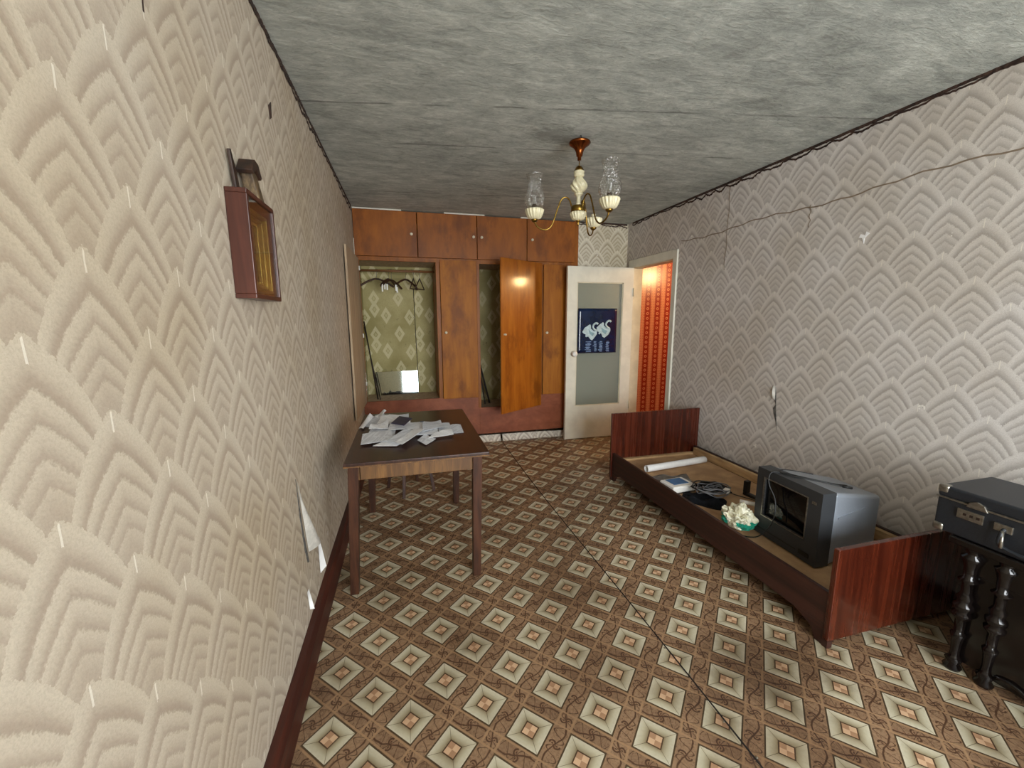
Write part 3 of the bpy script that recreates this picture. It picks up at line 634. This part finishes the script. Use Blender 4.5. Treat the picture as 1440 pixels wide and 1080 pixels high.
papers = [  # quad on the table, layer, sheet, lift, label
 ([(-.30, 2.76), (-.25, 3.08), (-.18, 3.06), (-.23, 2.72)], 0, 4, .012, 'crumpled grey sheet at the far left of the paper pile'),
 ([(-.325, 2.70), (-.285, 3.04), (-.255, 3.02), (-.295, 2.67)], 1, 3, .02, 'white upturned envelope at the left tip of the paper pile'),
 ([(-.245, 2.98), (-.215, 3.12), (-.17, 3.09), (-.20, 2.95)], 1, 3, .03, 'white paper corner sticking up at the back of the pile'),
 ([(-.17, 2.90), (-.15, 3.06), (-.01, 3.02), (-.01, 2.88)], 0, 2, .014, 'light grey creased sheet at the back right of the pile'),
 ([(-.22, 2.76), (-.20, 2.96), (.0, 2.87), (-.0, 2.72)], 2, 3, .022, 'bright white folded letter across the back of the pile'),
 ([(-.26, 2.50), (-.25, 2.67), (-.09, 2.70), (-.10, 2.46)], 0, 0, .004, 'grey printed bill under the middle of the pile'),
 ([(-.255, 2.60), (-.25, 2.70), (-.14, 2.76), (-.14, 2.60)], 3, 3, .022, 'small white folded paper left of the navy booklet'),
 ([(-.275, 2.31), (-.285, 2.52), (-.12, 2.56), (-.10, 2.36)], 2, 0, .006, 'large grey printed bill at the front left of the pile'),
 ([(-.14, 2.58), (-.13, 2.77), (.09, 2.72), (.085, 2.55)], 2, 1, .010, 'white printed letter with a small dark stamp, beneath the booklet'),
 ([(-.21, 2.29), (-.13, 2.40), (-.05, 2.30), (-.08, 2.25)], 1, 3, .004, 'white sheet peeping out at the front edge of the pile'),
 ([(-.14, 2.31), (-.03, 2.56), (.035, 2.50), (-.07, 2.26)], 3, 4, .010, 'long grey receipt lying diagonally at the front of the pile'),
 ([(-.09, 2.27), (.02, 2.53), (.08, 2.46), (-.05, 2.22)], 4, 1, .014, 'long pale receipt beside the diagonal grey one at the front'),
 ([(.035, 2.33), (.085, 2.45), (.14, 2.33), (.08, 2.23)], 1, 0, .005, 'grey bill whose corner points to the front of the table'),
 ([(.07, 2.46), (.08, 2.68), (.20, 2.72), (.205, 2.55)], 3, 2, .016, 'grey folded bill right of the navy booklet'),
 ([(.17, 2.50), (.18, 2.68), (.255, 2.68), (.25, 2.50)], 1, 2, .006, 'grey slip half hidden near the right end of the pile'),
 ([(.225, 2.45), (.235, 2.64), (.325, 2.63), (.32, 2.44)], 0, 4, .008, 'pale grey sheet at the far right end of the pile'),
 ([(.10, 2.34), (.13, 2.43), (.25, 2.48), (.25, 2.37)], 2, 3, .010, 'white sheet at the front right of the pile'),
 ([(.02, 2.42), (.04, 2.54), (.17, 2.58), (.16, 2.42)], 2, 0, .008, 'printed bill at the centre right of the pile, under the folded one')]
rnd = random.Random(11)
for q, lay, sh, lift, lab in papers:
    ph, fx = rnd.uniform(0, 6), rnd.uniform(2, 5)
    def fn(u, v, q=q, ph=ph, fx=fx, lift=lift, lay=lay):
        a = Vector(q[0]).lerp(Vector(q[3]), u); b = Vector(q[1]).lerp(Vector(q[2]), u); p = a.lerp(b, v)
        return (p.x, p.y, tz+.002+lay*.0055+lift*(.5+.5*math.sin(u*fx+v*2.3+ph))*(.35+.65*v))
    tag(MB().grid(fn, 6, 8, False).build('paper_sheet', 'sheet%d' % sh, None, 0, 2, .0012), lab, 'paper', 'papers on the table')
bk = MB(); bk.hexa([(-.12, 2.61, .828), (-.04, 2.54, .826), (.012, 2.68, .834), (-.07, 2.76, .836), (-.12, 2.61, .832), (-.04, 2.54, .830), (.012, 2.68, .838), (-.07, 2.76, .840)])
bo = bk.build('booklet', 'booklet'); tag(bo, 'small navy blue booklet on top of the paper pile', 'booklet')
MB().hexa([(-.085, 2.63, .8325), (-.055, 2.605, .832), (-.04, 2.64, .834), (-.07, 2.67, .835), (-.085, 2.63, .8332), (-.055, 2.605, .8327), (-.04, 2.64, .8347), (-.07, 2.67, .8357)]).build('cover_print', 'sheet2', bo)
MB().lathe([(.014, 0), (.014, .002)], (.072, 2.64, .820), 14).build('stamp_mark', 'stamp', bo)

# ------------------------------------------------------------------ bed
bx0, bx1, by0, by1 = 1.785, 2.69, 1.215, 3.225
bed = thing('single_bed', 'stripped single bed frame with dark red polished end boards', 'bed', ((bx0+bx1)/2, (by0+by1)/2, 0))
fb = MB(); fb.box((bx0, by0-.012, .035), (bx1+.01, by0+.012, .483)); fb.build('footboard', 'mahog', bed, .003)
hb = MB(); hb.box((bx0-.01, by1-.012, .03), (bx1+.015, by1+.012, .632)); hb.build('headboard', 'mahog', bed, .003)
box((bx0+.005, by0+.012, .085), (bx0+.028, by1-.012, .262)).build('side_rail', 'rail', bed, .003)
box((bx1-.028, by0+.012, .085), (bx1-.005, by1-.012, .262)).build('side_rail', 'rail', bed, .003)
part('batten', 'plyedge', (bx0+.028, by1-.05, .16), (bx1-.028, by1-.012, .205), .002, bed); part('batten', 'plyedge', (bx1-.06, by0+.012, .19), (bx1-.028, by1-.05, .255), .002, bed)
part('base_board', 'ply', (bx0+.028, by0+.012, .178), (bx1-.06, by1-.05, .188), 0, bed)
for x in (bx0+.005, bx1-.028):
    for y0_, s in ((by0+.012, 1), (by1-.012, -1)):
        MB().prism([(y0_, 0), (y0_+s*.035, 0), (y0_+s*.06, .05), (y0_+s*.15, .086), (y0_, .086)], 0, x, x+.023).build('leg', 'rail', bed)
for x in (bx0, bx1-.03):
    MB().prism([(x, 0), (x+.03, 0), (x+.03, .035), (x, .035)], 1, by0-.012, by0+.012).build('foot', 'rail', bed); MB().prism([(x, 0), (x+.03, 0), (x+.03, .035), (x, .035)], 1, by1-.012, by1+.012).build('foot', 'rail', bed)
BZ = .188
# paper roll
ro = thing('paper_roll', 'white rolled-up paper lying across the head end of the bed', 'paper roll', (2.25, 2.9, BZ))
rr = .030; A = Vector((1.925, 2.875, BZ+rr+.002)); B = Vector((2.57, 2.945, BZ+rr+.002))
dv = (B-A).normalized(); nv = Vector((-dv.y, dv.x, 0))
def rollf(u, v):
    a = u*2*PI*2.2; r = rr-.006*u; p = A.lerp(B, v); return p+nv*(r*math.cos(a))+Vector((0, 0, r*math.sin(a)))
MB().grid(rollf, 60, 6).build('sheet', 'rollp', ro, 0, 2, .0008)
# white device
M4 = lambda x, y, z, a: Matrix.Translation((x, y, z)) @ Matrix.Rotation(a, 4, 'Z')
dvc = thing('white_meter', 'white plastic box with blue label on the bed', 'meter', (1.965, 2.52, BZ))
m = MB(); m.X = M4(1.965, 2.515, BZ+.006, .08); m.box((-.105, -.08, 0), (.105, .08, .052)); m.build('housing', 'whitepl', dvc, .012, 3)
m = MB(); m.X = M4(1.965, 2.525, BZ+.058, .08); m.box((-.068, -.05, -.001), (.068, .052, .0015)); m.build('label_plate', 'blue', dvc)
m = MB(); m.X = M4(1.965, 2.515, BZ, .08); m.box((-.1, -.075, .0), (.1, .075, .006)); m.build('base_plate', 'cable', dvc)
m = MB(); m.grid(lambda u, v: (1.86+.30*u+.04*v, 2.62+.16*v-.06*u, BZ+.003+.018*math.sin(u*5+v*3)**2), 14, 10)
tag(m.build('plastic_film', 'greypl', None, 0, 2, .001), 'grey crumpled plastic film between paper roll and white box', 'film')
# black cloth, cables
def clothf(u, v):
    x = 1.87+.20*u+.10*v; y = 2.30-.22*u+.17*v
    e = min(u, 1-u, v, 1-v)*6; e = min(1, e)
    return (x+.01*math.sin(v*9), y+.01*math.sin(u*8), BZ+.004+e*(.022+.014*math.sin(u*9+v*4)+.012*math.sin(v*13-u*5)))
tag(MB().grid(clothf, 22, 22).build('black_pouch', 'cloth', None, 0, 2, .003), 'flattened black cloth pouch beside the tangled cables', 'pouch')
def clothf2(u, v):
    x = 2.06+.25*u+.02*v; y = 2.50-.16*u+.09*v; e = min(1, min(u, 1-u, v, 1-v)*6)
    return (x, y, BZ+.004+e*(.026+.012*math.sin(u*8+v*3)))
tag(MB().grid(clothf2, 18, 12).build('black_strap_case', 'cloth', None, 0, 2, .003), 'long black fabric case behind the white box', 'case')
rnd = random.Random(3)
def coil(c, r, turns, zz, jit):
    pts = []
    n = int(turns*10)
    for i in range(n):
        a = 2*PI*i/10; q = r*(1+.25*math.sin(i*.37)); pts.append((c[0]+q*math.cos(a)+rnd.uniform(-jit, jit), c[1]+.7*q*math.sin(a)+rnd.uniform(-jit, jit), zz+.035*rnd.random()+.012*math.sin(i*.5)))
    return smooth_path(pts, 4)
cb = thing('cable_bundle', 'tangled grey and black cables with a white plug on the bed', 'cables', (2.12, 2.33, BZ))
MB().tube(coil((2.10, 2.30), .10, 5, BZ+.055, .016), .0042, 6).build('cable', 'gcable', cb)
MB().tube(coil((2.13, 2.35), .12, 3, BZ+.045, .02), .005, 6).build('cable', 'cable', cb)
MB().tube(smooth_path([(2.2, 2.3, BZ+.05), (2.30, 2.28, BZ+.012), (2.36, 2.18, BZ+.008), (2.32, 2.08, BZ+.008), (2.22, 2.02, BZ+.01)], 6), .004, 6).build('cable', 'cable', cb)
MB().tube(smooth_path([(2.16, 2.42, BZ+.05), (2.26, 2.45, BZ+.012), (2.33, 2.40, BZ+.008), (2.28, 2.34, BZ+.02)], 6), .004, 6).build('cable', 'cable', cb)
m = MB(); m.X = M4(2.175, 2.255, BZ+.055, .5); m.box((-.022, -.018, 0), (.022, .018, .034)); m.build('plug', 'whitepl', cb, .005)
# dark bracket behind
m = MB(); m.X = M4(2.40, 2.22, BZ, .1); m.box((-.02, -.09, .0), (.02, .09, .02)); m.box((-.02, .06, .02), (.02, .09, .11))
tag(m.build('black_bracket', 'cable', None, .004), 'black angled plastic bracket lying behind the television', 'bracket')
# crumpled bag
bm = bmesh.new(); bmesh.ops.create_icosphere(bm, subdivisions=5, radius=1.0)
bc = Vector((1.962, 1.925, BZ))
for v in bm.verts:
    p = v.co.copy(); n1 = mnoise.fractal(p*1.9, 1.1, 2.0, 4); n2 = abs(mnoise.noise(p*5.0)); s = 1+.30*n1-.22*n2
    q = Vector((p.x*.085*s, p.y*.105*s, (p.z*.070+.066)*(.9+.35*n1+(.22*abs(mnoise.noise(p*3+Vector((3, 3, 3)))) if p.z > 0 else 0))))
    q.z = max(q.z, .002); v.co = q
me = bpy.data.meshes.new('crumpled_bag'); bm.to_mesh(me); bm.free(); me.materials.append(MATS['bag'])
bg = bpy.data.objects.new('crumpled_bag', me); COL.objects.link(bg); bg.location = bc; tag(bg, 'crumpled cream plastic bag with green print beside the television', 'bag')
tag(MB().tube([(2.03, 1.99, BZ+.135), (2.10, 1.90, BZ+.137)], .012, 12).build('white_tube', 'whitepl'), 'short white tube lying on the crumpled bag', 'tube')

# ------------------------------------------------------------------ television
tv = thing('television', 'old silver-grey tube television standing on the bed', 'television', (2.25, 1.66, BZ))
fx, y0, y1, z0, z1 = 2.015, 1.462, 1.872, BZ+.008, .602
TX = Matrix.Translation((fx, 1.66, 0)) @ Matrix.Rotation(-.045, 4, 'Z') @ Matrix.Translation((-fx, -1.66, 0))
m = MB(); m.X = TX
sy0, sy1, sz0, sz1 = 1.535, 1.822, .315, .555
for a, b in (((y0, z0), (y1, sz0)), ((y0, sz1), (y1, z1)), ((y0, sz0), (sy0, sz1)), ((sy1, sz0), (y1, sz1))): m.box((fx, a[0], a[1]), (fx+.085, b[0], b[1]))
m.build('bezel', 'tvdark', tv)
m = MB(); m.X = TX
for a, b in (((sy0, sz0), (sy1, sz0+.006)), ((sy0, sz1-.006), (sy1, sz1)), ((sy0, sz0), (sy0+.006, sz1)), ((sy1-.006, sz0), (sy1, sz1))): m.box((fx-.003, a[0], a[1]), (fx+.01, b[0], b[1]))
m.build('screen_rim', 'metal', tv)
m = MB(); m.X = TX; m.grid(lambda u, v: (fx+.022-.012*math.sin(PI*u)*math.sin(PI*v), sy0+u*(sy1-sy0), sz0+v*(sz1-sz0)), 12, 12); m.build('screen', 'screen', tv)
m = MB(); m.X = TX
m.hexa([(fx+.085, y0, z0), (2.50, y0+.07, z0+.01), (2.50, y1-.07, z0+.01), (fx+.085, y1, z0), (fx+.085, y0, z1-.004), (2.50, y0+.07, .515), (2.50, y1-.07, .515), (fx+.085, y1, z1-.004)])
m.build('shell', 'tvsilver', tv, .018, 3)
m = MB(); m.X = TX; m.hexa([(2.50, y0+.10, z0+.03), (2.60, y0+.15, z0+.05), (2.60, y1-.15, z0+.05), (2.50, y1-.1, z0+.03), (2.50, y0+.10, .47), (2.60, y0+.15, .42), (2.60, y1-.15, .42), (2.50, y1-.1, .47)]); m.build('tube_cover', 'tvsilver', tv, .012)
m = MB(); m.X = TX
m.hexa([(fx+.12, y0+.004, .45), (2.36, y0+.044, .45), (2.36, y0+.06, .45), (fx+.12, y0+.02, .45), (fx+.12, y0+.0, .462), (2.36, y0+.040, .478), (2.36, y0+.06, .478), (fx+.12, y0+.02, .462)]); m.build('side_ridge', 'tvsilver', tv)
m = MB(); m.X = TX; m.box((fx-.002, 1.49, .53), (fx+.01, 1.515, .545)); m.build('badge', 'metal', tv)
m = MB(); m.X = TX; m.box((fx-.003, 1.50, .225), (fx+.01, 1.56, .25)); m.build('control_panel', 'cable', tv)
m = MB(); m.X = TX; m.box((fx-.002, 1.58, .232), (fx+.01, 1.84, .236)); m.build('panel_line', 'cable', tv)
tc = thing('antenna_lead', 'thin black cable draped over the top of the television', 'cable', (2.1, 1.7, .6))
MB().tube(smooth_path([(2.30, 1.56, .578), (2.22, 1.58, .590), (2.12, 1.66, .604), (2.06, 1.74, .607), (2.008, 1.77, .60), (1.99, 1.76, .54), (2.0, 1.72, .46), (1.985, 1.70, .38), (1.985, 1.72, .30), (1.96, 1.76, .22), (1.93, 1.80, BZ+.006), (1.90, 1.84, BZ+.005)], 7), .0035, 6).build('cable', 'cable', tc)
MB().tube(smooth_path([(2.26, 1.72, .585), (2.16, 1.78, .597), (2.08, 1.78, .606), (2.05, 1.72, .608), (2.14, 1.62, .60), (2.24, 1.54, .588)], 7), .0033, 6).build('cable', 'cable', tc)
MB().tube([(2.24, 1.54, .588), (2.275, 1.515, .584)], .007, 8).build('plug', 'cable', tc)

# ------------------------------------------------------------------ black carved table with suitcase
bt = thing('carved_black_table', 'black lacquered table with turned legs in right corner', 'table', (2.43, .45, 0))
cx0, cx1, cy0, cy1 = 2.165, 2.70, -.15, 1.055
box((cx0, cy0, .555), (cx1, cy1, .588)).build('table_top', 'black', bt, .008, 3)
prof = [(.026, 0), (.030, .012), (.020, .03), (.027, .045), (.016, .06), (.014, .085), (.018, .14), (.024, .165), (.015, .175), (.017, .235), (.030, .25), (.032, .262), (.022, .272), (.031, .285), (.032, .300), (.020, .312), (.026, .335), (.016, .355), (.018, .40), (.031, .412), (.018, .424), (.020, .47), (.028, .50), (.034, .515), (.020, .525), (.024, .545), (.034, .556)]
for x, y in ((2.205, .99), (2.66, .99), (2.205, -.08), (2.66, -.08)): MB().lathe(prof, (x, y, 0), 20).build('turned_leg', 'black', bt)
box((2.215, -.05, .44), (2.66, .988, .555)).build('apron', 'black', bt, .004)
box((2.222, -.05, .04), (2.245, .985, .44)).build('front_panel', 'black', bt, .003); box((2.245, .96, .04), (2.66, .985, .44)).build('side_panel', 'black', bt, .003)
MB().lathe(prof, (2.222, .90, 0), 20).build('half_column', 'black', bt)
wv = MB(); pts = [(2.216, .87-i*.02, .065+.012*math.sin(i*.8)) for i in range(44)]; wv.tube(pts, .009, 8); wv.build('wavy_moulding', 'black', bt)
sx0, sx1, sy0, sy1, sz0, sz1 = 2.175, 2.50, .30, 1.115, .589, .785
su = thing('suitcase', 'dark worn suitcase with metal corners on the black table', 'suitcase', (2.34, .7, sz0))
box((sx0, sy0, sz0), (sx1, sy1, .735)).build('body', 'suit', su, .008, 3); box((sx0-.002, sy0-.002, .737), (sx1+.002, sy1+.002, sz1)).build('lid', 'suit', su, .010, 3)
box((sx0-.004, sy0-.004, .732), (sx1+.004, sy1+.004, .739)).build('lid_edge', 'metal', su, .001)
for (y, s) in ((sy1, -1), (sy0, 1)):
    for (z, sz_) in ((sz0, 1), (sz1, -1)):
        m = MB(); yy = sorted((y-s*.004, y+s*.034)); zz = sorted((z-sz_*.003, z+sz_*.032))
        m.box((sx0-.005, yy[0], zz[0]), (sx0+.03, yy[1], zz[1])); m.build('corner_cap', 'metal', su, .010, 3)
lk = MB(); lk.box((sx0-.007, .965, .672), (sx0, 1.045, .712)); lk.build('lock_plate', 'metal', su, .002)
lt = MB(); lt.prism([(.955, .728), (1.02, .728), (1.012, .748), (.99, .760), (.968, .752)], 0, sx0-.010, sx0); lt.build('latch', 'metal', su, .002)
for i in range(3): MB().box((sx0-.0085, .975+i*.02, .688), (sx0-.006, .985+i*.02, .698)).build('rivet', 'carvedark', su)
hm = MB(); hm.tube(smooth_path([(sx0-.004, .905, .69), (sx0-.022, .905, .672), (sx0-.03, .89, .625), (sx0-.03, .76, .622), (sx0-.022, .745, .672), (sx0-.004, .745, .69)], 6), .0075, 8); hm.build('handle', 'suit', su)
for y in (.905, .745):
    m = MB(); m.box((sx0-.010, y-.022, .676), (sx0, y+.03, .706)); m.build('handle_mount', 'metal', su, .003)
    MB().tube([(sx0-.018, y, .685), (sx0-.036, y-.012, .622)], .006, 8).build('handle_ring', 'metal', su)

# ------------------------------------------------------------------ shadow box on the left wall
ic = thing('shadow_box', 'deep brown glazed picture box with gilt inner frame on left wall', 'picture', (XL, 1.535, 1.55))
iy0, iy1, iz0, iz1, ixf = 1.41, 1.665, 1.55, 1.868, -.436; t_ = .014
for a, b in (((iy0, iz0), (iy1, iz0+t_)), ((iy0, iz1-t_), (iy1, iz1)), ((iy0, iz0+t_), (iy0+t_, iz1-t_)), ((iy1-t_, iz0+t_), (iy1, iz1-t_))):
    box((XL+.001, a[0], a[1]), (ixf, b[0], b[1])).build('frame_side', 'frame', ic, .002)
box((XL+.001, iy0+t_, iz0+t_), (XL+.005, iy1-t_, iz1-t_)).build('picture_panel', 'picture', ic)
for k in range(3):
    o_ = .016+k*.013; X0 = XL+.005; X1 = XL+.040-k*.011; a0, a1, b0, b1 = iy0+o_+.012, iy1-o_, iz0+o_+.01, iz1-o_-.02; g = MB(); w_ = .010
    for p, q in (((a0, b0), (a1, b0+w_)), ((a0, b1-w_), (a1, b1)), ((a0, b0), (a0+w_, b1)), ((a1-w_, b0), (a1, b1))): g.box((X0, p[0], p[1]), (X1, q[0], q[1]))
    g.build('gilt_frame', 'gold', ic, .002)
MB().prism([(1.50, 1.70), (1.53, 1.76), (1.56, 1.77), (1.58, 1.72), (1.57, 1.66), (1.51, 1.65)], 0, XL+.005, XL+.007).build('printed_figure', 'pic_red', ic)
for i in range(5): box((XL+.005, 1.505, 1.60+i*.009), (XL+.007, 1.575-.01*(i % 2), 1.604+i*.009)).build('print_line', 'pic_pale', ic)
box((ixf-.008, iy0+t_, iz0+t_), (ixf-.005, iy1-t_, iz1-t_)).build('pane', 'glass', ic)
ca = thing('carved_ornament', 'small carved wooden ornament standing on top of the picture box', 'ornament', (-.462, 1.53, 1.868))
MB().prism([(1.468, 1.869), (1.50, 1.869), (1.482, 1.93), (1.452, 1.985), (1.440, 1.98), (1.455, 1.92)], 0, -.487, -.478).build('back_slat', 'carvedark', ca, .002)
m = MB(); m.hexa([(-.482, 1.545, 1.869), (-.442, 1.545, 1.869), (-.442, 1.60, 1.869), (-.482, 1.60, 1.869), (-.482, 1.515, 1.955), (-.450, 1.515, 1.955), (-.450, 1.565, 1.955), (-.482, 1.565, 1.955)]); m.build('carved_body', 'carve', ca, .004)
MB().prism([(1.495, 1.945), (1.53, 1.985), (1.56, 1.98), (1.585, 1.945), (1.575, 1.935), (1.54, 1.958), (1.505, 1.935)], 0, -.486, -.440).build('roof_cap', 'carvedark', ca, .002)

# ------------------------------------------------------------------ chandelier
cc = (1.118, 2.572)
ch = thing('chandelier', 'brass and ivory three-armed chandelier hanging from the ceiling', 'chandelier', (cc[0], cc[1], 2.08))
Z = lambda z: (cc[0], cc[1], z)
MB().lathe([(.012, -.02), (.012, .0), (.019, .004), (.023, .028), (.036, .052), (.060, .070), (.070, .080), (.066, .088), (.02, .091)], Z(2.505), 28).build('canopy', 'copper', ch)
MB().tube(smooth_path([(cc[0]+.01, cc[1], 2.597), (cc[0]+.012, cc[1]+.004, 2.62), (cc[0]+.006, cc[1], 2.633)], 4), .004, 6).build('ceiling_wire', 'cable', ch)
MB().tube([Z(2.49), Z(2.44)], .0035, 8).build('hook', 'brass', ch)
MB().lathe([(.006, .034), (.018, .028), (.027, .014), (.030, .006), (.034, 0)][::-1], Z(2.418), 24).build('cap', 'brass', ch)
MB().lathe([(.024, 0), (.034, .008), (.034, .016), (.031, .022), (.036, .03), (.034, .036)], Z(2.382), 24, 16, .03).build('upper_ring', 'ivory', ch)
MB().lathe([(.022, 0)]+[(.022+.030*math.sin(PI*(i/30)**.85), .002+.088*i/30) for i in range(1, 30)]+[(.024, .094)], Z(2.288), 80, 9, .075, 120).build('swirl_body', 'ivory', ch)
MB().lathe([(.022, 0), (.014, .012), (.013, .05), (.022, .062), (.03, .068), (.022, .076)], Z(2.213), 24).build('stem', 'ivory', ch)
MB().lathe([(.045, 0), (.048, .004), (.048, .034), (.044, .038), (.02, .044)], Z(2.170), 28).build('brass_band', 'brass', ch)
MB().lathe([(.018, 0), (.040, .010), (.050, .030), (.053, .044), (.050, .050), (.045, .052)], Z(2.118), 96, 16, .05, 20).build('bowl', 'ivory', ch)
MB().lathe([(.003, 0), (.008, .010), (.006, .018), (.013, .026), (.018, .034)], Z(2.086), 16).build('finial', 'brass', ch)
for i, (ang, rad, shade) in enumerate(((166, .285, True), (286, .285, True), (44, .285, False))):
    a = math.radians(ang); D = Vector((math.cos(a), math.sin(a), 0)); P = lambda r, z: Vector((cc[0], cc[1], 0))+D*r+Vector((0, 0, z))
    arm = MB().tube(smooth_path([P(.040, 2.165), P(.046, 2.21), P(.060, 2.247), P(.085, 2.262), P(.112, 2.245), P(.135, 2.19), P(.155, 2.13), P(.175, 2.085), P(.205, 2.062), P(.24, 2.066), P(.27, 2.085), P(rad, 2.115)], 6), .0052, 8).build('arm', 'brass', ch)
    b = P(rad, 0); cpos = (b.x, b.y, 0)
    MB().lathe([(.010, 2.108), (.020, 2.116), (.024, 2.128)], cpos, 18).build('cup_base', 'brass', arm)
    MB().lathe([(.022, 2.125), (.042, 2.135), (.054, 2.158), (.060, 2.180), (.058, 2.186), (.050, 2.189), (.02, 2.190)], cpos, 96, 16, .05, 15).build('cup', 'ivory', arm)
    MB().lathe([(.016, 2.189), (.016, 2.215), (.012, 2.217)], cpos, 16).build('lamp_holder', 'ivory' if not shade else 'carvedark', arm)
    if shade:
        MB().lathe([(.013, 2.215), (.016, 2.23), (.028, 2.265), (.028, 2.28), (.018, 2.302), (.004, 2.308)], cpos, 16).build('bulb', 'glass', arm)
        pr = [(.030, 2.19), (.054, 2.203), (.066, 2.230), (.066, 2.255), (.056, 2.29), (.045, 2.32), (.041, 2.345), (.045, 2.372), (.055, 2.398)]
        MB().lathe(pr, cpos, 40, 10, .035, 0, False).build('glass_shade', 'cut', arm, 0, 2, .0025)
